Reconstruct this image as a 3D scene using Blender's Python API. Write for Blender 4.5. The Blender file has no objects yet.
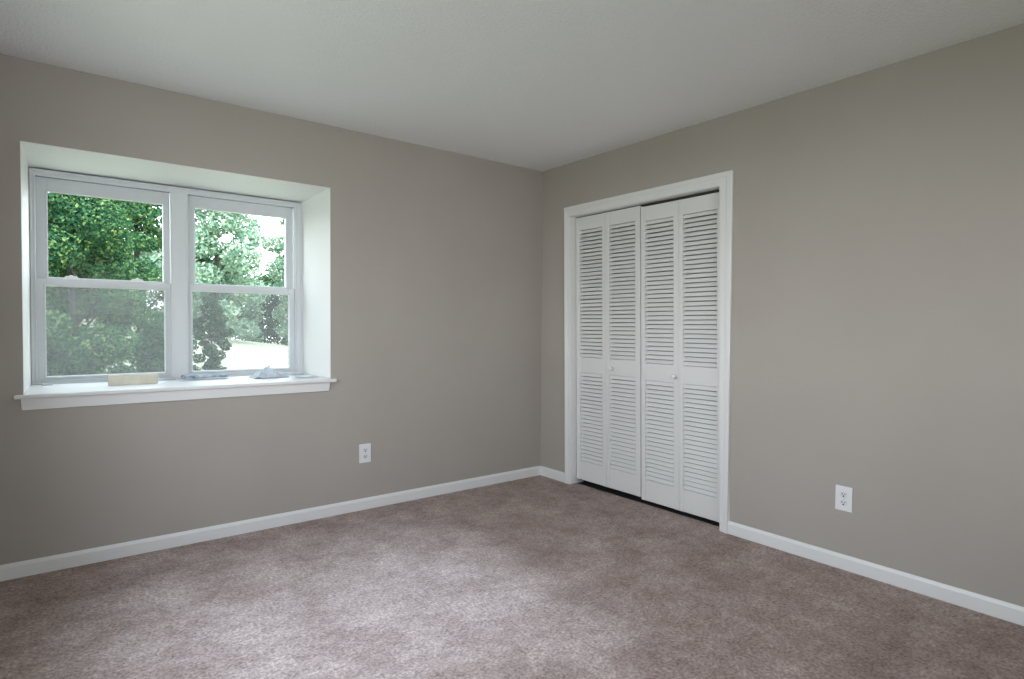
import bpy, bmesh, math, random
import numpy as np
from mathutils import Vector, Matrix

random.seed(7)
S = bpy.context.scene
COL = S.collection

# ------------------------------------------------------------------ camera
F_PX, YAW, PITCH, ROLL = 591.08, 0.6604, -0.0234, 0.0062
CAM = Vector((-3.1096, -3.618, 1.2053))
fw = Vector((math.sin(YAW) * math.cos(PITCH), math.cos(YAW) * math.cos(PITCH), math.sin(PITCH)))
r0 = Vector((math.cos(YAW), -math.sin(YAW), 0))
u0 = r0.cross(fw)
rt = r0 * math.cos(ROLL) + u0 * math.sin(ROLL)
up = -r0 * math.sin(ROLL) + u0 * math.cos(ROLL)
cd = bpy.data.cameras.new('camera')
cam = bpy.data.objects.new('camera', cd)
COL.objects.link(cam)
cd.sensor_width = 36.0
cd.lens = F_PX * 36.0 / 1024.0
cd.clip_start = 0.02
cd.clip_end = 500
m = Matrix.Identity(4)
for i in range(3):
    m[i][0], m[i][1], m[i][2], m[i][3] = rt[i], up[i], -fw[i], CAM[i]
cam.matrix_world = m
S.camera = cam

# ------------------------------------------------------------------ sky, sun, exposure
SKY = 7.0
SUN = 3.9
w = bpy.data.worlds.new('sky')
S.world = w
w.use_nodes = True
nt = w.node_tree
bg = nt.nodes['Background']
tc = nt.nodes.new('ShaderNodeTexCoord')
sp = nt.nodes.new('ShaderNodeSeparateXYZ')
cr = nt.nodes.new('ShaderNodeValToRGB')
nt.links.new(tc.outputs['Generated'], sp.inputs[0])
nt.links.new(sp.outputs['Z'], cr.inputs[0])
cr.color_ramp.elements[0].position = 0.0
cr.color_ramp.elements[0].color = (0.93, 0.965, 1.0, 1)
cr.color_ramp.elements[1].position = 0.7
cr.color_ramp.elements[1].color = (0.72, 0.84, 1.0, 1)
nt.links.new(cr.outputs[0], bg.inputs['Color'])
bg.inputs['Strength'].default_value = SKY

sl = bpy.data.lights.new('sun', 'SUN')
sl.energy = SUN
sl.angle = math.radians(8.0)
sl.color = (0.60, 0.79, 1.0)
so = bpy.data.objects.new('sun', sl)
COL.objects.link(so)
so.rotation_euler = Vector((0.0, -1.0, 0.541)).to_track_quat('Z', 'Y').to_euler()

def portal(name, loc, rot, sx, sy):
    l = bpy.data.lights.new(name, 'AREA')
    l.shape = 'RECTANGLE'
    l.size, l.size_y = sx, sy
    l.cycles.is_portal = True
    o = bpy.data.objects.new(name, l)
    o.location = loc
    o.rotation_euler = rot
    COL.objects.link(o)
    return o
portal('window_portal', (-2.48, 0.66, 1.46), (math.radians(-90), 0, 0), 1.46, 1.2)
ADDED_REAR = (-3.0, -1.30, 1.28, 2.12)          # unseen window added behind the camera for light: x0, x1, z0, z1
portal('added_rear_portal', ((ADDED_REAR[0] + ADDED_REAR[1]) / 2, -4.56, (ADDED_REAR[2] + ADDED_REAR[3]) / 2),
       (math.radians(90), 0, 0), ADDED_REAR[1] - ADDED_REAR[0], ADDED_REAR[3] - ADDED_REAR[2])

ADDED_LEFT = (-2.9, -0.95, 0.80, 2.08)        # unseen window added in the left wall as fill light: y0, y1, z0, z1
portal('added_left_portal', (-3.335 - 0.16, (ADDED_LEFT[0] + ADDED_LEFT[1]) / 2, (ADDED_LEFT[2] + ADDED_LEFT[3]) / 2),
       (math.radians(90), 0, math.radians(-90)), ADDED_LEFT[1] - ADDED_LEFT[0], ADDED_LEFT[3] - ADDED_LEFT[2])

S.view_settings.view_transform = 'Standard'
S.view_settings.look = 'None'
S.view_settings.gamma = 1.0
S.view_settings.use_curve_mapping = False
S.view_settings.exposure = 0.32
S.cycles.max_bounces = 14
S.cycles.diffuse_bounces = 8
S.cycles.transparent_max_bounces = 32
S.cycles.use_denoising = True
S.cycles.caustics_reflective = False

# ------------------------------------------------------------------ materials
def mat(name, col, rough=0.6, spec=0.3):
    M = bpy.data.materials.new(name)
    M.use_nodes = True
    b = M.node_tree.nodes['Principled BSDF']
    b.inputs['Base Color'].default_value = (*col, 1)
    b.inputs['Roughness'].default_value = rough
    b.inputs['Specular IOR Level'].default_value = spec
    return M

def noise_col(M, c1, c2, scale, detail=4, lo=0.35, hi=0.65, coord='Object', rough=0.6):
    t = M.node_tree
    n = t.nodes.new('ShaderNodeTexNoise')
    n.inputs['Scale'].default_value = scale
    n.inputs['Detail'].default_value = detail
    n.inputs['Roughness'].default_value = rough
    co = t.nodes.new('ShaderNodeTexCoord')
    t.links.new(co.outputs[coord], n.inputs['Vector'])
    r = t.nodes.new('ShaderNodeValToRGB')
    r.color_ramp.elements[0].position = lo
    r.color_ramp.elements[1].position = hi
    r.color_ramp.elements[0].color = (*c1, 1)
    r.color_ramp.elements[1].color = (*c2, 1)
    t.links.new(n.outputs['Fac'], r.inputs[0])
    t.links.new(r.outputs[0], t.nodes['Principled BSDF'].inputs['Base Color'])
    return r

def bump(M, scale, strength, dist=0.002, detail=3, prev=None):
    t = M.node_tree
    n = t.nodes.new('ShaderNodeTexNoise')
    n.inputs['Scale'].default_value = scale
    n.inputs['Detail'].default_value = detail
    co = t.nodes.new('ShaderNodeTexCoord')
    t.links.new(co.outputs['Object'], n.inputs['Vector'])
    b = t.nodes.new('ShaderNodeBump')
    b.inputs['Strength'].default_value = strength
    b.inputs['Distance'].default_value = dist
    t.links.new(n.outputs['Fac'], b.inputs['Height'])
    if prev:
        t.links.new(prev.outputs[0], b.inputs['Normal'])
    t.links.new(b.outputs[0], t.nodes['Principled BSDF'].inputs['Normal'])
    return b

M_wall = mat('wall_paint', (0.42, 0.385, 0.345), 0.75, 0.15)
noise_col(M_wall, (0.415, 0.38, 0.34), (0.435, 0.40, 0.36), 1.6, 5)
bump(M_wall, 180, 0.12, 0.001)
M_ceil = mat('ceiling_paint', (0.88, 0.885, 0.90), 0.9, 0.05)
bump(M_ceil, 75, 0.9, 0.006, 3)
M_white = mat('white_trim_paint', (0.80, 0.80, 0.79), 0.35, 0.4)
bump(M_white, 60, 0.05, 0.001)
M_return = mat('white_recess_paint', (0.76, 0.755, 0.735), 0.5, 0.3)
M_door = mat('white_door_paint', (0.76, 0.76, 0.745), 0.4, 0.35)
M_vinyl = mat('white_vinyl', (0.68, 0.70, 0.715), 0.35, 0.4)
M_gap = mat('dark_metal', (0.05, 0.05, 0.05), 0.5, 0.4)
M_slot = mat('dark_slot', (0.03, 0.03, 0.035), 0.6, 0.2)
M_plate = mat('white_plastic', (0.82, 0.82, 0.82), 0.3, 0.5)
M_socket = mat('socket_plastic', (0.74, 0.74, 0.76), 0.35, 0.5)
M_screw = mat('screw_metal', (0.6, 0.6, 0.6), 0.35, 0.5)
M_cream = mat('cream_wood', (0.72, 0.64, 0.46), 0.55, 0.3)
noise_col(M_cream, (0.70, 0.66, 0.54), (0.82, 0.79, 0.68), 14, 4)
M_cloth = mat('blue_grey_cloth', (0.42, 0.50, 0.60), 0.9, 0.1)
noise_col(M_cloth, (0.18, 0.23, 0.30), (0.62, 0.69, 0.78), 26, 4)  # dark mottling stands in for shadow under and between the folds
M_rag = mat('pale_cloth', (0.60, 0.66, 0.72), 0.9, 0.1)
M_paper = mat('pale_paper', (0.50, 0.56, 0.62), 0.7, 0.2)
M_bark = mat('bark', (0.045, 0.042, 0.032), 0.9, 0.1)
M_ext = mat('exterior_siding', (0.4, 0.38, 0.35), 0.8, 0.1)

# carpet
M_carpet = mat('carpet', (0.3, 0.25, 0.24), 0.95, 0.02)
def make_carpet():
    t = M_carpet.node_tree
    L = t.links.new
    b = t.nodes['Principled BSDF']
    co = t.nodes.new('ShaderNodeTexCoord')
    def nz(scale, det, rough=0.6):
        n = t.nodes.new('ShaderNodeTexNoise')
        n.inputs['Scale'].default_value = scale
        n.inputs['Detail'].default_value = det
        n.inputs['Roughness'].default_value = rough
        L(co.outputs['Object'], n.inputs['Vector'])
        return n
    big, mid, fine = nz(4.2, 6, .62), nz(22, 4, 0.65), nz(78, 3, 0.7)
    def ramp(n, lo, hi, c1, c2):
        r = t.nodes.new('ShaderNodeValToRGB')
        r.color_ramp.elements[0].position, r.color_ramp.elements[1].position = lo, hi
        r.color_ramp.elements[0].color, r.color_ramp.elements[1].color = (*c1, 1), (*c2, 1)
        L(n.outputs['Fac'], r.inputs[0])
        return r
    rb = ramp(big, 0.35, 0.68, (0.285, 0.203, 0.172), (0.465, 0.362, 0.325))
    rm = ramp(mid, 0.3, 0.7, (0.78, 0.77, 0.77), (1.20, 1.20, 1.20))
    rf = ramp(fine, 0.34, 0.66, (0.58, 0.56, 0.56), (1.38, 1.38, 1.38))
    def mul(a, c):
        x = t.nodes.new('ShaderNodeMix')
        x.data_type = 'RGBA'
        x.blend_type = 'MULTIPLY'
        x.inputs[0].default_value = 1.0
        L(a, x.inputs[6]); L(c, x.inputs[7])
        return x.outputs[2]
    L(mul(mul(rb.outputs[0], rm.outputs[0]), rf.outputs[0]), b.inputs['Base Color'])
    b1 = t.nodes.new('ShaderNodeBump')
    b1.inputs['Strength'].default_value = 0.8
    b1.inputs['Distance'].default_value = 0.008
    L(fine.outputs['Fac'], b1.inputs['Height'])
    b2 = t.nodes.new('ShaderNodeBump')
    b2.inputs['Strength'].default_value = 0.5
    b2.inputs['Distance'].default_value = 0.02
    L(mid.outputs['Fac'], b2.inputs['Height'])
    L(b1.outputs[0], b2.inputs['Normal'])
    L(b2.outputs[0], b.inputs['Normal'])
    b.inputs['Sheen Weight'].default_value = 0.15
make_carpet()

def glass_mat():
    M = bpy.data.materials.new('window_glass')
    M.use_nodes = True
    t = M.node_tree
    t.nodes.remove(t.nodes['Principled BSDF'])
    out = t.nodes['Material Output']
    a = t.nodes.new('ShaderNodeBsdfTransparent')
    a.inputs[0].default_value = (0.95, 0.97, 0.96, 1)
    g = t.nodes.new('ShaderNodeBsdfGlossy')
    g.inputs['Roughness'].default_value = 0.02
    x = t.nodes.new('ShaderNodeMixShader')
    fr = t.nodes.new('ShaderNodeFresnel')
    fr.inputs[0].default_value = 1.08
    t.links.new(fr.outputs[0], x.inputs[0])
    t.links.new(a.outputs[0], x.inputs[1])
    t.links.new(g.outputs[0], x.inputs[2])
    t.links.new(x.outputs[0], out.inputs[0])
    return M
M_glass = glass_mat()

def screen_mat():
    M = bpy.data.materials.new('insect_mesh')
    M.use_nodes = True
    t = M.node_tree
    t.nodes.remove(t.nodes['Principled BSDF'])
    out = t.nodes['Material Output']
    a = t.nodes.new('ShaderNodeBsdfTransparent')
    d = t.nodes.new('ShaderNodeBsdfTranslucent')
    d.inputs[0].default_value = (0.118, 0.114, 0.116, 1)
    x = t.nodes.new('ShaderNodeMixShader')
    n = t.nodes.new('ShaderNodeTexNoise')
    n.inputs['Scale'].default_value = 90
    co = t.nodes.new('ShaderNodeTexCoord')
    t.links.new(co.outputs['Object'], n.inputs['Vector'])
    mr = t.nodes.new('ShaderNodeMapRange')
    mr.inputs[1].default_value, mr.inputs[2].default_value = 0.3, 0.7
    mr.inputs[3].default_value, mr.inputs[4].default_value = 0.36, 0.52
    t.links.new(n.outputs['Fac'], mr.inputs[0])
    t.links.new(mr.outputs[0], x.inputs[0])
    t.links.new(a.outputs[0], x.inputs[1])
    t.links.new(d.outputs[0], x.inputs[2])
    t.links.new(x.outputs[0], out.inputs[0])
    return M
M_screen = screen_mat()

def leaf_mat(name, c1, c2, c3):
    M = bpy.data.materials.new(name)
    M.use_nodes = True
    t = M.node_tree
    t.nodes.remove(t.nodes['Principled BSDF'])
    out = t.nodes['Material Output']
    g = t.nodes.new('ShaderNodeNewGeometry')
    r = t.nodes.new('ShaderNodeValToRGB')
    r.color_ramp.elements[0].color = (*c1, 1)
    r.color_ramp.elements[1].color = (*c3, 1)
    e = r.color_ramp.elements.new(0.6)
    e.color = (*c2, 1)
    t.links.new(g.outputs['Random Per Island'], r.inputs[0])
    d = t.nodes.new('ShaderNodeBsdfDiffuse')
    tr = t.nodes.new('ShaderNodeBsdfTranslucent')
    x = t.nodes.new('ShaderNodeMixShader')
    x.inputs[0].default_value = 0.35
    t.links.new(r.outputs[0], d.inputs[0])
    t.links.new(r.outputs[0], tr.inputs[0])
    t.links.new(d.outputs[0], x.inputs[1])
    t.links.new(tr.outputs[0], x.inputs[2])
    t.links.new(x.outputs[0], out.inputs[0])
    return M
M_leafA = leaf_mat('leaf_green', (0.016, 0.055, 0.028), (0.042, 0.11, 0.052), (0.17, 0.24, 0.075))
M_leafB = leaf_mat('leaf_pale', (0.11, 0.19, 0.13), (0.21, 0.31, 0.21), (0.40, 0.46, 0.30))  # leaf tones raised to put sky-lit haze into the distant foliage
M_leafC = leaf_mat('leaf_dark', (0.014, 0.038, 0.022), (0.030, 0.064, 0.036), (0.08, 0.12, 0.05))
M_grass = mat('lawn_grass', (0.06, 0.075, 0.02), 0.95, 0.02)
noise_col(M_grass, (0.25, 0.265, 0.175), (0.33, 0.34, 0.24), 0.6, 6)

# ------------------------------------------------------------------ mesh helpers
class MB:
    def __init__(self):
        self.v, self.f = [], []
    def box(self, x0, x1, y0, y1, z0, z1):
        n = len(self.v)
        self.v += [(x, y, z) for z in (z0, z1) for y in (y0, y1) for x in (x0, x1)]
        self.f += [tuple(n + k for k in q) for q in
                   ((0, 2, 3, 1), (4, 5, 7, 6), (0, 1, 5, 4), (2, 6, 7, 3), (0, 4, 6, 2), (1, 3, 7, 5))]
        return self
    def prism(self, prof, axis, a, b):
        """extrude a 2-D profile along an axis ('x': prof=(y,z), 'y': prof=(x,z), 'z': prof=(x,y))"""
        n, k = len(self.v), len(prof)
        for s in (a, b):
            for p in prof:
                self.v.append({'x': (s, p[0], p[1]), 'y': (p[0], s, p[1]), 'z': (p[0], p[1], s)}[axis])
        self.f.append(tuple(n + i for i in range(k))[::-1])
        self.f.append(tuple(n + k + i for i in range(k)))
        for i in range(k):
            j = (i + 1) % k
            self.f.append((n + i, n + j, n + k + j, n + k + i))
        return self
    def lathe(self, prof, origin, axis, seg=20):
        """prof: list of (radius, distance along axis)"""
        ax = Vector(axis).normalized()
        t = Vector((0, 0, 1)) if abs(ax.z) < 0.9 else Vector((1, 0, 0))
        e1 = ax.cross(t).normalized()
        e2 = ax.cross(e1)
        n = len(self.v)
        for r, d in prof:
            for i in range(seg):
                a = 2 * math.pi * i / seg
                self.v.append(tuple(Vector(origin) + ax * d + (e1 * math.cos(a) + e2 * math.sin(a)) * r))
        for k in range(len(prof) - 1):
            for i in range(seg):
                j = (i + 1) % seg
                self.f.append((n + k * seg + i, n + k * seg + j, n + (k + 1) * seg + j, n + (k + 1) * seg + i))
        self.f.append(tuple(n + i for i in range(seg))[::-1])
        self.f.append(tuple(n + (len(prof) - 1) * seg + i for i in range(seg)))
        return self
    def build(self, name, material, parent=None, bevel=0, smooth=False, seg=2):
        me = bpy.data.meshes.new(name)
        me.from_pydata(self.v, [], self.f)
        bm = bmesh.new()
        bm.from_mesh(me)
        bmesh.ops.recalc_face_normals(bm, faces=bm.faces)
        bm.to_mesh(me)
        bm.free()
        me.materials.append(material)
        if smooth:
            for p in me.polygons:
                p.use_smooth = True
        o = bpy.data.objects.new(name, me)
        COL.objects.link(o)
        if parent:
            o.parent = parent
            o.matrix_parent_inverse = Matrix.Translation(-parent.location)
        if bevel:
            b = o.modifiers.new('bevel', 'BEVEL')
            b.width = bevel
            b.segments = seg
            b.limit_method = 'ANGLE'
        return o

def struct(o, label=None, cat=None):
    o['kind'] = 'structure'
    if label:
        o['label'] = label
        o['category'] = cat
    return o

def tag(o, label, cat, group=None, kind=None):
    o['label'], o['category'] = label, cat
    if group:
        o['group'] = group
    if kind:
        o['kind'] = kind
    return o

def empty(name, loc):
    o = bpy.data.objects.new(name, None)
    o.location = loc
    o.empty_display_size = 0.1
    COL.objects.link(o)
    return o

# ------------------------------------------------------------------ room shell
H = 2.44
XL, YR = -3.335, -4.42
OX0, OX1, OZ0, OZ1 = -3.2235, -1.7375, 0.8455, 2.0565       # hole in the window wall
TB = 0.62
struct(MB().box(XL - .15, OX0, 0, TB, -.1, H + .1).box(OX1, 0.95, 0, TB, -.1, H + .1)
       .box(OX0, OX1, 0, TB, OZ1, H + .1).box(OX0, OX1, 0, TB, -.1, OZ0).build('wall_back', M_wall),
       'greige painted wall with the deep window recess', 'wall')
DY0, DY1, DZ = -1.652, -0.318, 2.072                       # hole in the closet wall
TR = 0.13
struct(MB().box(0, TR, DY1, 0, -.1, H).box(0, TR, YR, DY0, -.1, H).box(0, TR, DY0, DY1, DZ, H)
       .build('wall_right', M_wall), 'greige painted wall with the louvered closet', 'wall')
y0, y1, z0, z1 = ADDED_LEFT
struct(MB().box(XL - .15, XL, YR - .14, y0, -.1, H).box(XL - .15, XL, y1, 0, -.1, H)
       .box(XL - .15, XL, y0, y1, -.1, z0).box(XL - .15, XL, y0, y1, z1, H).build('wall_left', M_wall), 'greige painted wall left of the window', 'wall')
x0, x1, z0, z1 = ADDED_REAR
struct(MB().box(XL - .15, x0, YR - .14, YR, -.1, H).box(x1, TR, YR - .14, YR, -.1, H)
       .box(x0, x1, YR - .14, YR, -.1, z0).box(x0, x1, YR - .14, YR, z1, H).build('wall_rear', M_wall),
       'greige painted wall behind the viewpoint', 'wall')
struct(MB().box(TR, 0.95, -2.2, 0, H - .02, H).box(0.85, 0.95, -2.2, 0, -.1, H).box(TR, 0.95, -2.3, -2.2, -.1, H)
       .build('wall_closet', M_wall), 'closet interior behind the louvered doors', 'wall')
struct(MB().box(XL - .15, TR, YR - .14, 0, H, H + .1).build('ceiling', M_ceil), 'white stippled ceiling', 'ceiling')
struct(MB().box(XL - .4, 1.1, YR - .8, TB + .5, H + .1, H + .3).build('roof', M_ext), 'roof above the room', 'roof')

# carpet floor: a fine sheet with a lightly uneven pile
def floor_mesh():
    b = MB()
    b.box(XL - .15, 0.058, YR - .14, 0.0, -.1, 0.0)
    return b.build('floor', M_carpet)
struct(floor_mesh(), 'mauve brown carpet floor', 'carpet')
struct(MB().box(0.058, 0.95, -2.2, 0.0, -.1, -.02).build('floor_closet', M_gap), 'bare dark floor inside the closet', 'floor')

# baseboards with a chamfered top
BH = 0.0742
prof_n = [(0, 0), (-.013, 0), (-.013, BH - .016), (-.006, BH), (0, BH)]
struct(MB().prism([(y, z) for y, z in prof_n], 'x', XL, -0.013).build('baseboard_back', M_white, bevel=.0015),
       'white baseboard below the window', 'baseboard')
b = MB().prism([(x, z) for x, z in prof_n], 'y', -0.3065, 0.0)
struct(b.build('baseboard_right', M_white, bevel=.0015), 'short white baseboard between the corner and the closet', 'baseboard')
struct(MB().prism([(x, z) for x, z in prof_n], 'y', YR, -1.6915).build('baseboard_right.001', M_white, bevel=.0015),
       'long white baseboard right of the closet', 'baseboard')
struct(MB().prism([(XL - y, z) for y, z in prof_n], 'y', YR, -0.013).build('baseboard_left', M_white, bevel=.0015),
       'white baseboard on the left wall', 'baseboard')

# ------------------------------------------------------------------ window recess
YF = 0.53
b = MB()
b.prism([(-3.2234, -.0008), (-3.2215, -.001), (-3.2055, YF), (-3.2055, TB), (-3.2234, TB)], 'z', 0.866, 2.0564)
b.prism([(-1.7395, -.001), (-1.7376, -.0008), (-1.7376, TB), (-1.7395, TB)], 'z', 0.866, 2.0564)
b.prism([(-.0008, 2.0564), (-.001, 2.0545), (TB, 2.0500), (TB, 2.0564)], 'x', -3.2215, -1.7395)
struct(b.build('trim_1', M_return), 'white painted sides and head of the window recess', 'window recess')
b = MB()
b.prism([(-3.258, -.034), (-1.709, -.034), (-1.709, -.0005), (-1.7400, -.0005), (-1.7400, YF + .05), (-3.2210, YF + .05), (-3.2210, -.0005), (-3.258, -.0005)],
        'z', 0.846, 0.866)
struct(b.build('sill_1', M_white, bevel=.006, seg=3), 'white window sill board with rounded nose', 'window sill')
b = MB()
b.v += [(-3.2335, -.0005, .8455), (-1.746, -.0005, .8455), (-1.751, -.0005, .7915), (-3.229, -.0005, .7915),
        (-3.2335, -.016, .8455), (-1.746, -.016, .8455), (-1.751, -.013, .7915), (-3.229, -.013, .7915)]
b.f += [(0, 1, 2, 3), (4, 7, 6, 5), (0, 4, 5, 1), (3, 2, 6, 7), (0, 3, 7, 4), (1, 5, 6, 2)]
struct(b.build('trim_2', M_white, bevel=.002), 'white apron board under the window sill', 'trim')

# ------------------------------------------------------------------ twin double-hung window
def rect_frame(b, x0, x1, z0, z1, l, r, bt, t, y0, y1):
    b.box(x0, x0 + l, y0, y1, z0, z1)
    b.box(x1 - r, x1, y0, y1, z0, z1)
    b.box(x0 + l, x1 - r, y0, y1, z0, z0 + bt)
    b.box(x0 + l, x1 - r, y0, y1, z1 - t, z1)

win = empty('window_1', (-2.47, YF, 0.866))
struct(win, 'white twin double-hung window in the deep recess', 'window')
FX0, FX1, FZ0, FZ1 = -3.2045, -1.7385, 0.8665, 2.0425
SL = (-3.1870, -2.5290)
SR = (-2.4490, -1.7790)
b = MB()
rect_frame(b, FX0, FX1, FZ0, FZ1, .0175, .0375, .0150, .0270, YF, YF + .10)
b.box(SL[1], SR[0], YF, YF + .10, FZ0 + .015, FZ1 - .027)
# raised lip around the opening and down both sides of the mullion
rect_frame(b, FX0 + .001, FX1 - .001, FZ0, FZ1 - .001, .009, .011, .006, .010, YF - .012, YF)
for q0, q1 in (SL, SR):                                             # inner stops round each sash opening
    rect_frame(b, q0 - .0005, q1 + .0005, FZ0 + .0145, FZ1 - .0265, .008, .008, .004, .008, YF - .004, YF + .012)
b.build('window_frame', M_vinyl, win, bevel=.002)
ZM0, ZM1 = 1.408, 1.450
for (sx0, sx1), (ux0, ux1), (lx0, lx1), who in ((SL, (-3.127, -2.569), (-3.139, -2.567), 'left'),
                                               (SR, (-2.392, -1.832), (-2.416, -1.820), 'right')):
    # upper sash sits on the outer track
    b = MB()
    zt, zb = FZ1 - .027, ZM0 + .006
    rect_frame(b, sx0 + .004, sx1 - .004, zb, zt - .003, ux0 - sx0 - .004, sx1 - ux1 - .004, .048, zt - .003 - 1.938, YF + .058, YF + .088)
    # stepped glazing bead
    rect_frame(b, ux0 - .010, ux1 + .010, 1.452, 1.947, .010, .010, .009, .010, YF + .052, YF + .0585)
    up_s = b.build('upper_sash', M_vinyl, win, bevel=.002)
    MB().box(ux0 - .005, ux1 + .005, YF + .071, YF + .075, 1.455, 1.945).build('pane', M_glass, up_s)
    # lower sash on the inner track
    b = MB()
    zb = FZ0 + .0155
    rect_frame(b, sx0 + .005, sx1 - .005, zb, ZM1, lx0 - sx0 - .005, sx1 - lx1 - .005, .906 - zb, ZM1 - ZM0, YF + .020, YF + .050)
    rect_frame(b, lx0 - .010, lx1 + .010, .896, ZM0 + .010, .010, .010, .010, .010, YF + .014, YF + .0205)
    b.box(lx0 + .05, lx1 - .05, YF + .008, YF + .0205, .8835, .8885)     # lift rail
    lo_s = b.build('lower_sash', M_vinyl, win, bevel=.002)
    MB().box(lx0 - .005, lx1 + .005, YF + .033, YF + .037, .900, ZM0 + .005).build('pane', M_glass, lo_s)
    if who == 'left':
        for lx in (-3.025, -2.708):
            k = MB().box(lx - .038, lx + .038, YF + .018, YF + .050, ZM1, ZM1 + .007)
            k.prism([(lx - .034, ZM1 + .007), (lx + .034, ZM1 + .007), (lx + .026, ZM1 + .020), (lx - .024, ZM1 + .020)], 'y', YF + .028, YF + .046)
            k.lathe([(.009, 0), (.009, .004), (.006, .007)], (lx, YF + .036, ZM1 + .019), (0, 0, 1), 12)
            k.build('sash_lock', M_plate, lo_s, bevel=.0015)
    # half insect screen outside
    b = MB()
    rect_frame(b, sx0 + .004, sx1 - .004, FZ0 + .02, ZM0 + .02, .016, .016, .016, .016, YF + .096, YF + .104)
    sc = b.build('screen_frame', M_vinyl, win)
    me = bpy.data.meshes.new('insect_screen')
    me.from_pydata([(sx0 + .01, YF + .100, FZ0 + .025), (sx1 - .01, YF + .100, FZ0 + .025), (sx1 - .01, YF + .100, ZM0 + .015), (sx0 + .01, YF + .100, ZM0 + .015)], [], [(0, 1, 2, 3)])
    me.materials.append(M_screen)
    o = bpy.data.objects.new('insect_screen', me)
    COL.objects.link(o)
    o.parent = sc
win.location = (-2.47, YF, 0.866)

# frame of the added rear window (behind the viewpoint), there to light the room
x0, x1, z0, z1 = ADDED_REAR
b = MB()
rect_frame(b, x0, x1, z0, z1, .04, .04, .04, .04, YR - .14, YR - .09)
struct(b.build('added_window_rear', M_vinyl, bevel=.002), 'unseen window added behind the viewpoint to let in light', 'window')

y0, y1, z0, z1 = ADDED_LEFT  # frame of the added left window, a source of fill light
b = MB()
for s0, s1 in ((y0, (y0 + y1) / 2), ((y0 + y1) / 2, y1)):
    b.box(XL - .12, XL - .06, s0, s0 + .04, z0, z1).box(XL - .12, XL - .06, s1 - .04, s1, z0, z1)
    b.box(XL - .12, XL - .06, s0 + .04, s1 - .04, z0, z0 + .05).box(XL - .12, XL - .06, s0 + .04, s1 - .04, z1 - .05, z1)
struct(b.build('added_window_left', M_vinyl, bevel=.002), 'window added in the left wall for fill light, out of view', 'window')

# ------------------------------------------------------------------ closet opening, casing and bifold doors
SHEAR = 0.017                      # the opening leans a little towards the window wall
JY0, JY1, JZ = -1.634, -0.361, 2.033
def lean(o):
    for v in o.data.vertices:
        v.co.y += SHEAR * v.co.z
    return o
b = MB()
b.box(-.001, TR, DY0 - .045, JY0, 0, DZ - .03).box(-.001, TR, JY1, DY1 + .005, 0, DZ - .03).box(-.001, TR, JY0, JY1, JZ, DZ + .01)
struct(lean(b.build('trim_3', M_white)), 'white jamb lining the closet opening', 'door jamb')
# moulded casing: shallow inner edge, thicker outer band, mitred; its right leg widens upwards
def casing():
    b = MB()
    prof = [(0, 0), (0, -.010), (.10, -.0125), (.52, -.0135), (.62, -.0175), (.93, -.0185), (1, -.016), (1, 0)]   # (share of the width, x)
    rev = .003
    inner = [(JY1 + rev, 0), (JY1 + rev + SHEAR * JZ, JZ + rev), (JY0 - rev + SHEAR * JZ, JZ + rev), (JY0 - rev, 0)]
    outer = [(-.307, 0), (-.272, 2.1085), (-1.691, 2.1085), (-1.691, 0)]
    n, k = 0, len(prof)
    for (yi, zi), (yo, zo) in zip(inner, outer):
        for o, x in prof:
            b.v.append((x, yi + (yo - yi) * o, zi + (zo - zi) * o))
    for s in range(3):
        for i in range(k):
            j = (i + 1) % k
            b.f.append((n + s * k + i, n + s * k + j, n + (s + 1) * k + j, n + (s + 1) * k + i))
    b.f.append(tuple(range(n, n + k)))
    b.f.append(tuple(range(n + 3 * k, n + 4 * k))[::-1])
    return b.build('trim_4', M_white, bevel=.001)
struct(casing(), 'white moulded casing around the closet doors', 'door casing')
# overhead track, set back behind the door faces
struct(lean(MB().box(.060, .084, JY0, JY1, JZ - .010, JZ).build('trim_5', M_gap)), 'dark metal track above the closet doors', 'door track')

DX0, DX1 = 0.05, 0.078
PITCHZ = 0.0292
def bifold(name, pans, zb, zt, knob_y, knob_z, knob_pan):
    root = empty(name, (DX0, (pans[0][0] + pans[-1][1]) / 2, 0))
    root['kind'] = 'structure'
    for i, (ya, yb, stl, str_) in enumerate(pans):          # ya > yb : from the far corner towards the viewer
        b = MB()
        b.box(DX0, DX1, ya - stl, ya, zb, zt)
        b.box(DX0, DX1, yb, yb + str_, zb, zt)
        ia, ib = ya - stl, yb + str_
        rails = [(zb, zb + .143), (zb + .815, zb + .930), (zt - .098, zt)]
        for z0, z1 in rails:
            b.box(DX0 + .0025, DX1 - .0025, ib, ia, z0, z1)
        pan = lean(b.build('door_panel', M_door, root, bevel=.0018))
        for z0, z1 in ((rails[0][1], rails[1][0]), (rails[1][1], rails[2][0])):
            n = max(1, round((z1 - z0) / PITCHZ))
            p = (z1 - z0) / n
            s = MB()
            for q in range(n):
                zc = z0 + (q + .5) * p
                # the slat slopes down towards the room and has a blunt rounded nose
                xa, xb, hz, t = DX0 + .0025, DX0 + .0145, .0100, .0021
                pr = [(xa, zc - hz - t * .6), (xa + .002, zc - hz - t), (xb, zc + hz - t), (xb, zc + hz + t), (xa + .002, zc - hz + t), (xa, zc - hz + t * .6)]
                s.prism(pr, 'y', ib - .002, ia + .002)
            lean(s.build('louver_slats', M_door, pan))
    k = MB().lathe([(.009, 0), (.0085, .004), (.0065, .008), (.0065, .018), (.0100, .022), (.0150, .026), (.0168, .031), (.0160, .036), (.0115, .0405), (.004, .0425)],
                   (DX0 + .002, knob_y, knob_z), (-1, 0, 0), 20)
    kk = lean(k.build('knob', M_white, root, smooth=True))
    return root

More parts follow.
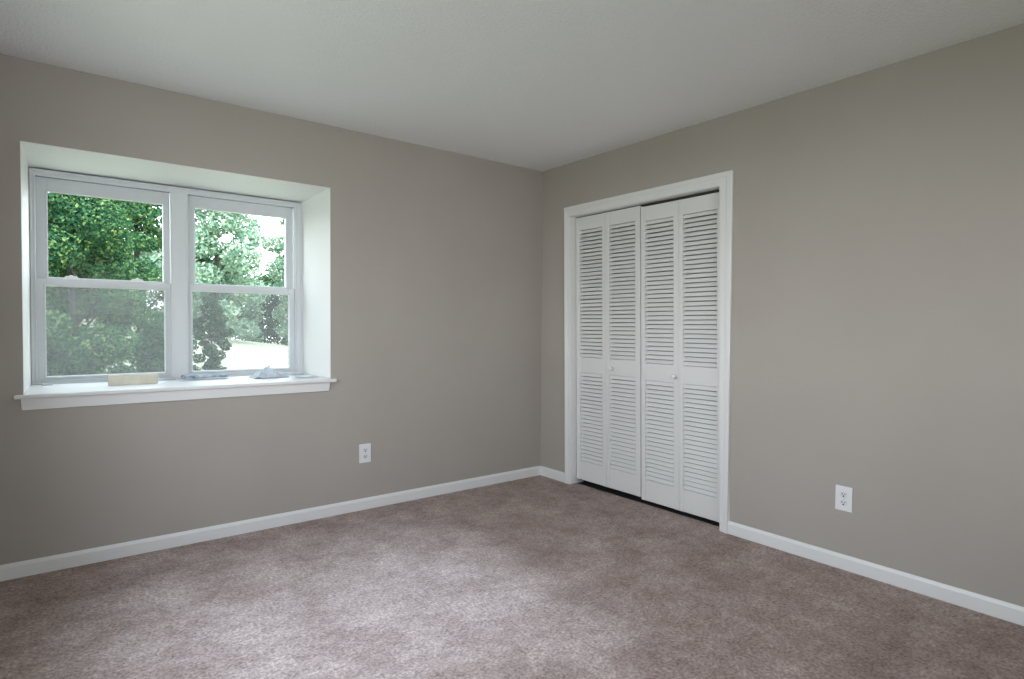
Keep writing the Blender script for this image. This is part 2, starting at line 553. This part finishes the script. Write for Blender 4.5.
d1 = bifold('door_1', [(-.371, -.6765, .036, .036), (-.6785, -.992, .030, .042)], .040, 2.027, -.744, .904, 1)
d2 = bifold('door_2', [(-1.0005, -1.3065, .034, .040), (-1.3085, -1.628, .030, .046)], .027, 2.014, -1.286, .886, 0)
tag(d1, 'left pair of white louvered bifold closet doors, nearer the corner', 'closet door')
tag(d2, 'right pair of white louvered bifold closet doors, hanging slightly lower', 'closet door')

# ------------------------------------------------------------------ power outlets
def outlet(name, origin, nrm, label, W=.081, Hh=.124):
    """origin = centre on the wall, nrm = direction out of the wall"""
    n = Vector(nrm)
    side = Vector((0, 0, 1)).cross(n)
    O = Vector(origin)
    root = empty(name, origin)
    def P(a, z, d):
        return tuple(O + side * a + Vector((0, 0, z)) + n * d)
    def slab(name, a0, a1, z0, z1, d0, d1, material, parent, bev=0):
        b = MB()
        b.v += [P(a, z, d) for d in (d0, d1) for z in (z0, z1) for a in (a0, a1)]
        b.f += [(0, 2, 3, 1), (4, 5, 7, 6), (0, 1, 5, 4), (2, 6, 7, 3), (0, 4, 6, 2), (1, 3, 7, 5)]
        return b.build(name, material, parent, bevel=bev, seg=3)
    slab('cover_plate', -W / 2, W / 2, -Hh / 2, Hh / 2, 0, .0065, M_plate, root, .003)
    def local(b, name, material, par):
        o = b.build(name, material, None)
        o.parent = par
        o.matrix_parent_inverse = Matrix.Translation(-par.location)
        return o
    for s in (1, -1):
        zc = s * .0205
        # socket face: rounded sides, flat top and bottom
        b = MB()
        pts = []
        for k in range(24):
            a = 2 * math.pi * k / 24
            pts.append((.0172 * math.cos(a), max(-.0140, min(.0140, .0172 * math.sin(a)))))
        nn = len(pts)
        for d in (.005, .0090):
            b.v += [P(a, zc + z, d) for a, z in pts]
        b.f.append(tuple(range(nn))[::-1]); b.f.append(tuple(range(nn, 2 * nn)))
        b.f += [(i, (i + 1) % nn, nn + (i + 1) % nn, nn + i) for i in range(nn)]
        so_ = local(b, 'socket', M_socket, root)
        for a0, h in ((-.0064, .0075), (.0064, .0060)):
            bb = MB()
            bb.v += [P(a, z, d) for d in (.0086, .0094) for z in (zc + .003 - h / 2, zc + .003 + h / 2) for a in (a0 - .0018, a0 + .0018)]
            bb.f += [(0, 2, 3, 1), (4, 5, 7, 6), (0, 1, 5, 4), (2, 6, 7, 3), (0, 4, 6, 2), (1, 3, 7, 5)]
            local(bb, 'slot', M_slot, so_)
        bb = MB().lathe([(.0040, 0), (.0040, .0008)], P(0, zc - .0075, .0086), n, 12)
        local(bb, 'ground_hole', M_slot, so_)
    local(MB().lathe([(.0034, 0), (.003, .0012), (.001, .0016)], P(0, 0, .0064), n, 12), 'screw', M_screw, root)
    return tag(root, label, 'power outlet')

outlet('power_outlet', (-1.509, 0, .368), (0, -1, 0), 'white wall outlet low on the window wall, right of the window')
outlet('power_outlet.001', (0, -2.324, .354), (-1, 0, 0), 'white wall outlet low on the wall right of the closet')

# ------------------------------------------------------------------ things left on the window sill
ZS = 0.8662
b = MB()
b.prism([(.268, ZS), (.286, ZS), (.286, ZS + .050), (.282, ZS + .056), (.272, ZS + .056), (.268, ZS + .050)], 'x', -2.875, -2.640)
o = b.build('wood_strip', M_cream, bevel=.002)
tag(o, 'cream wooden strip standing on the sill below the left sash', 'wood strip')

def sheet(name, material, fn, nu=26, nv=16, thick=.004):
    """a folded or crumpled cloth: fn(u, v) -> (x, y, z)"""
    me = bpy.data.meshes.new(name)
    vs = [fn(i / (nu - 1), j / (nv - 1)) for j in range(nv) for i in range(nu)]
    fs = [(j * nu + i, j * nu + i + 1, (j + 1) * nu + i + 1, (j + 1) * nu + i) for j in range(nv - 1) for i in range(nu - 1)]
    me.from_pydata(vs, [], fs)
    for p in me.polygons:
        p.use_smooth = True
    me.materials.append(material)
    o = bpy.data.objects.new(name, me)
    COL.objects.link(o)
    s = o.modifiers.new('solidify', 'SOLIDIFY')
    s.thickness = thick
    s.offset = 1
    ss = o.modifiers.new('subsurf', 'SUBSURF')
    ss.levels = ss.render_levels = 1
    return o

# folded cloth: a strip folded back over itself, cross-section coil seen at its left end
def folded(u, v):
    x = -2.505 + .252 * u
    # the profile in (y, z) runs along a flattened spiral
    a = v * 2.35 * 2 * math.pi
    ry = .052 * (1 - .62 * v)
    rz = .0150 * (1 - .60 * v)
    y = .375 + ry * math.cos(a) + .010 * math.sin(5 * u) + .035 * u
    z = ZS + .0185 + rz * math.sin(a) * (1 - .35 * u) + .0015 * math.sin(11 * u + 3 * v) - .003 * u
    return (x + .006 * math.sin(a * .5), y, max(z, ZS + .001))
tag(sheet('folded_cloth', M_cloth, folded, 22, 70, .003), 'blue grey folded cloth on the sill in front of the right sash', 'cloth')

def crumple(u, v):
    x = -2.128 + .205 * u
    y = .235 + .125 * v
    cu, cv = (u - .47), (v - .5)
    ridge = .070 * max(0, 1 - abs(cu * 7.5 + 2.0 * cv)) * max(0, 1 - abs(cv) * 2.0)
    fold2 = .026 * max(0, 1 - abs((u - .18) * 7 - 1.5 * (v - .3))) + .020 * max(0, 1 - abs((u - .80) * 6 + 2.0 * (v - .6)))
    folds = .008 * abs(math.sin(9 * u + 4 * v + .7)) + .007 * abs(math.sin(8 * v - 5 * u)) + R3.uniform(-.0025, .0035)
    edge = min(1, 7 * min(u, 1 - u), 5 * min(v + .04, 1.04 - v))
    return (x + .012 * math.sin(7 * v), y + .010 * math.sin(9 * u), ZS + .001 + max(0, edge) * max(0, ridge + fold2 + folds))
R3 = random.Random(3)
o = sheet('crumpled_rag', M_rag, crumple, 26, 16, .0025)
for p in o.data.polygons:
    p.use_smooth = False
o.modifiers.remove(o.modifiers['subsurf'])
tag(o, 'pale crumpled rag with a raised peak on the right part of the sill', 'cloth')

def flat(x0, x1, y0, y1, amp, ph, lift=.001):
    def fn(u, v):
        return (x0 + (x1 - x0) * u + .006 * math.sin(4 * v + ph), y0 + (y1 - y0) * v + .010 * math.sin(3 * u + ph),
                ZS + lift + amp * (.5 + .5 * math.sin(5 * u + ph)) * (.4 + .6 * v))
    return fn
tag(sheet('folded_paper', M_paper, flat(-2.655, -2.530, .425, .485, .010, .4), 16, 8, .003), 'small pale folded paper on the sill below the mullion', 'paper')
tag(sheet('folded_paper.001', M_paper, flat(-1.875, -1.765, .385, .455, .012, 1.1), 16, 8, .003), 'pale folded paper in the right back corner of the sill', 'paper')
tag(sheet('folded_paper.002', M_paper, flat(-1.905, -1.775, .110, .170, .009, 2.2), 16, 8, .003), 'pale flat paper near the front right end of the sill', 'paper')
b = MB().prism([(-3.160, .440), (-3.112, .452), (-3.118, .474), (-3.155, .466)], 'z', ZS, ZS + .012)
tag(b.build('plastic_clip', M_vinyl, bevel=.003), 'small white plastic clip at the left end of the sill', 'clip')

# ------------------------------------------------------------------ outdoors: lawn and trees
def gz(x, y):
    """height of the lawn, rising away from the house towards the left"""
    return -1.0 + max(0.0, (y - 8) / 40) * max(-.3, min(1.9, 1.05 - .11 * (x - 6)))
def ground():
    me = bpy.data.meshes.new('ground')
    xs = np.linspace(-45, 60, 70)
    ys = np.concatenate([np.linspace(-14, 20, 30), np.linspace(21, 110, 40)])
    vs, fs = [], []
    for y in ys:
        for x in xs:
            vs.append((x, y, gz(x, y) + .06 * math.sin(.7 * x + .3 * y)))
    nx = len(xs)
    for j in range(len(ys) - 1):
        for i in range(nx - 1):
            fs.append((j * nx + i, j * nx + i + 1, (j + 1) * nx + i + 1, (j + 1) * nx + i))
    me.from_pydata(vs, [], fs)
    me.materials.append(M_grass)
    for p in me.polygons:
        p.use_smooth = True
    o = bpy.data.objects.new('ground', me)
    COL.objects.link(o)
    return struct(o, 'sunlit green lawn outside the window', 'lawn')
ground()

rng = np.random.default_rng(11)
def foliage_mesh(name, blobs, n, leaf, material):
    """blobs: (centre, radii, weight); leaves crowd the surface of each clump"""
    wts = np.array([bb[2] for bb in blobs], float)
    idx = rng.choice(len(blobs), n, p=wts / wts.sum())
    cen = np.array([bb[0] for bb in blobs])[idx]
    rad = np.array([bb[1] for bb in blobs])[idx]
    d = rng.normal(size=(n, 3))
    d /= np.linalg.norm(d, axis=1)[:, None]
    rr = rng.uniform(.25, 1.0, n) ** (1 / 2.2)
    p = cen + d * rad * rr[:, None]
    nrm = d + rng.normal(scale=.7, size=(n, 3)) + np.array([0, 0, .4])
    nrm /= np.linalg.norm(nrm, axis=1)[:, None]
    t = np.cross(nrm, rng.normal(size=(n, 3)))
    t /= np.linalg.norm(t, axis=1)[:, None]
    s = np.cross(nrm, t)
    L = leaf * rng.uniform(.6, 1.4, n)[:, None]
    v = np.empty((n, 4, 3))
    v[:, 0] = p - t * L * .5
    v[:, 1] = p + s * L * .28 - nrm * L * .06
    v[:, 2] = p + t * L * .5
    v[:, 3] = p - s * L * .28 - nrm * L * .06
    me = bpy.data.meshes.new(name)
    me.vertices.add(n * 4)
    me.vertices.foreach_set('co', v.reshape(-1))
    me.loops.add(n * 4)
    me.loops.foreach_set('vertex_index', np.arange(n * 4, dtype=np.int32))
    me.polygons.add(n)
    me.polygons.foreach_set('loop_start', np.arange(0, n * 4, 4, dtype=np.int32))
    me.polygons.foreach_set('loop_total', np.full(n, 4, dtype=np.int32))
    me.update()
    me.materials.append(material)
    return me

def tube(b, pts, rads, seg=7):
    n0 = len(b.v)
    for i, (p, r) in enumerate(zip(pts, rads)):
        p = Vector(p)
        a = Vector(pts[min(i + 1, len(pts) - 1)]) - Vector(pts[max(i - 1, 0)])
        a.normalize()
        t = Vector((1, 0, 0)) if abs(a.x) < .8 else Vector((0, 1, 0))
        e1 = a.cross(t).normalized()
        e2 = a.cross(e1)
        for k in range(seg):
            q = 2 * math.pi * k / seg
            b.v.append(tuple(p + (e1 * math.cos(q) + e2 * math.sin(q)) * r))
    for i in range(len(pts) - 1):
        for k in range(seg):
            j = (k + 1) % seg
            b.f.append((n0 + i * seg + k, n0 + i * seg + j, n0 + (i + 1) * seg + j, n0 + (i + 1) * seg + k))

def tree_parts(kind, h, r, low, n, leaf, material, seed):
    """meshes for one tree standing at the origin: crown from height low to h, radius r"""
    R = random.Random(seed)
    blobs, bb = [], MB()
    tube(bb, [(0, 0, -.3), (.05, .02, h * .3), (-.06, .05, h * .6), (.02, 0, h * .9)], [h * .014, h * .012, h * .008, h * .003], 9)
    nb = 26
    for i in range(nb):
        f = (i + .5) / nb
        z = low + (h - low) * (f ** .9)
        prof = math.sin(math.pi * min(1, .18 + .80 * f)) ** .6
        a = i * 2.399 + R.uniform(-.4, .4)
        rr = r * prof * R.uniform(.35, .85)
        c = (rr * math.cos(a), rr * math.sin(a), z)
        br = r * R.uniform(.28, .46)
        blobs.append((c, (br, br, br * R.uniform(.6, .85)), br ** 2))
        zb_ = max(.15 * h, z - rr * .6)
        tube(bb, [(0, 0, zb_), (c[0] * .5, c[1] * .5, (zb_ + z) / 2 + .05 * h), c], [h * .006, h * .004, h * .002], 5)
    return foliage_mesh('foliage', blobs, n, leaf, material), bb

def make_tree(name, x, y, h, r, low, n, leaf, material, seed, label, group=None, parts=None, rz=0, sc=1):
    root = empty(name, (x, y, gz(x, y) - .05))
    if parts is None:
        fol, bb = tree_parts(name, h, r, low, n, leaf, material, seed)
        me = bpy.data.meshes.new('trunk')
        me.from_pydata(bb.v, [], bb.f)
        me.materials.append(M_bark)
        for p in me.polygons:
            p.use_smooth = True
        parts = (fol, me)
    for nm, me in zip(('foliage', 'trunk'), parts):
        o = bpy.data.objects.new(nm, me)
        COL.objects.link(o)
        o.parent = root
    root.rotation_euler = (0, 0, rz)
    root.scale = (sc, sc, sc)
    tag(root, label, 'tree' if 'tree' in name else 'shrub', group)
    return parts

# the big trees close to the house, filling the left sashes, plus one unseen light blocker
make_tree('broadleaf_tree', -2.75, 12.5, 5.6, 1.5, .25, 48000, .085, M_leafA, 1, 'dense green leafy tree filling the left upper pane')
make_tree('broadleaf_tree', -0.95, 18.5, 6.6, 1.45, .4, 28000, .10, M_leafA, 2, 'green leafy tree beside the mullion, seen in the left panes')
make_tree('broadleaf_tree', -4.6, 24.0, 8.6, 2.5, .4, 16000, .17, M_leafC, 12, 'darker tree standing behind the dense tree at the left')
make_tree('broadleaf_tree', -7.6, 9.5, 8.0, 2.6, .4, 9000, .26, M_leafA, 9, 'large leafy tree added out of view at the left to shade the window recess')  # added unseen to block sky light on the recess's right side
make_tree('leafy_shrub', 1.25, 19.0, 2.7, .62, .1, 9000, .08, M_leafC, 3, 'dark leafy shrub at the lower left of the right sash')
make_tree('leafy_shrub', -1.35, 10.2, 2.0, .72, .1, 9000, .075, M_leafC, 4, 'dark shrub below the trees in the left lower pane')
make_tree('leafy_shrub', -2.2, 8.2, 1.5, .46, .1, 5000, .065, M_leafC, 7, 'small dark shrub between the two larger ones below the left sash')
make_tree('leafy_shrub', -3.2, 9.2, 2.0, .72, .1, 9000, .075, M_leafC, 5, 'dark shrub at the left edge of the left lower pane')
# pale taller trees seen through the right upper sash
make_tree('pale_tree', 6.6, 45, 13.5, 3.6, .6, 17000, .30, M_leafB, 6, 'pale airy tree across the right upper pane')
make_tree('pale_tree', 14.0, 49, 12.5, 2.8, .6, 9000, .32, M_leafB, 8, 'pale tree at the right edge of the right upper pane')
# the wood's edge beyond the lawn
far = []
for s in range(3):
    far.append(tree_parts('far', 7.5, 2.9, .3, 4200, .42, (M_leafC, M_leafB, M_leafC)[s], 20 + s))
def mk(bb):
    me = bpy.data.meshes.new('trunk')
    me.from_pydata(bb.v, [], bb.f)
    me.materials.append(M_bark)
    return me
far = [(f, mk(bb)) for f, bb in far]
R2 = random.Random(5)
for i in range(15):
    row, k = i % 3, i // 3
    x = -9.5 + k * 8.8 + row * 5.4 + R2.uniform(-.2, .2)
    y = 60 + row * 9.5 + R2.uniform(-.3, .3)
    make_tree('woodland_tree', x, y, 0, 0, 0, 0, 0, None, 0, 'distant tree in the row at the far edge of the lawn',
              'trees along the far edge of the lawn', far[i % 3], R2.uniform(0, 6.28), R2.uniform(1.12, 1.2))
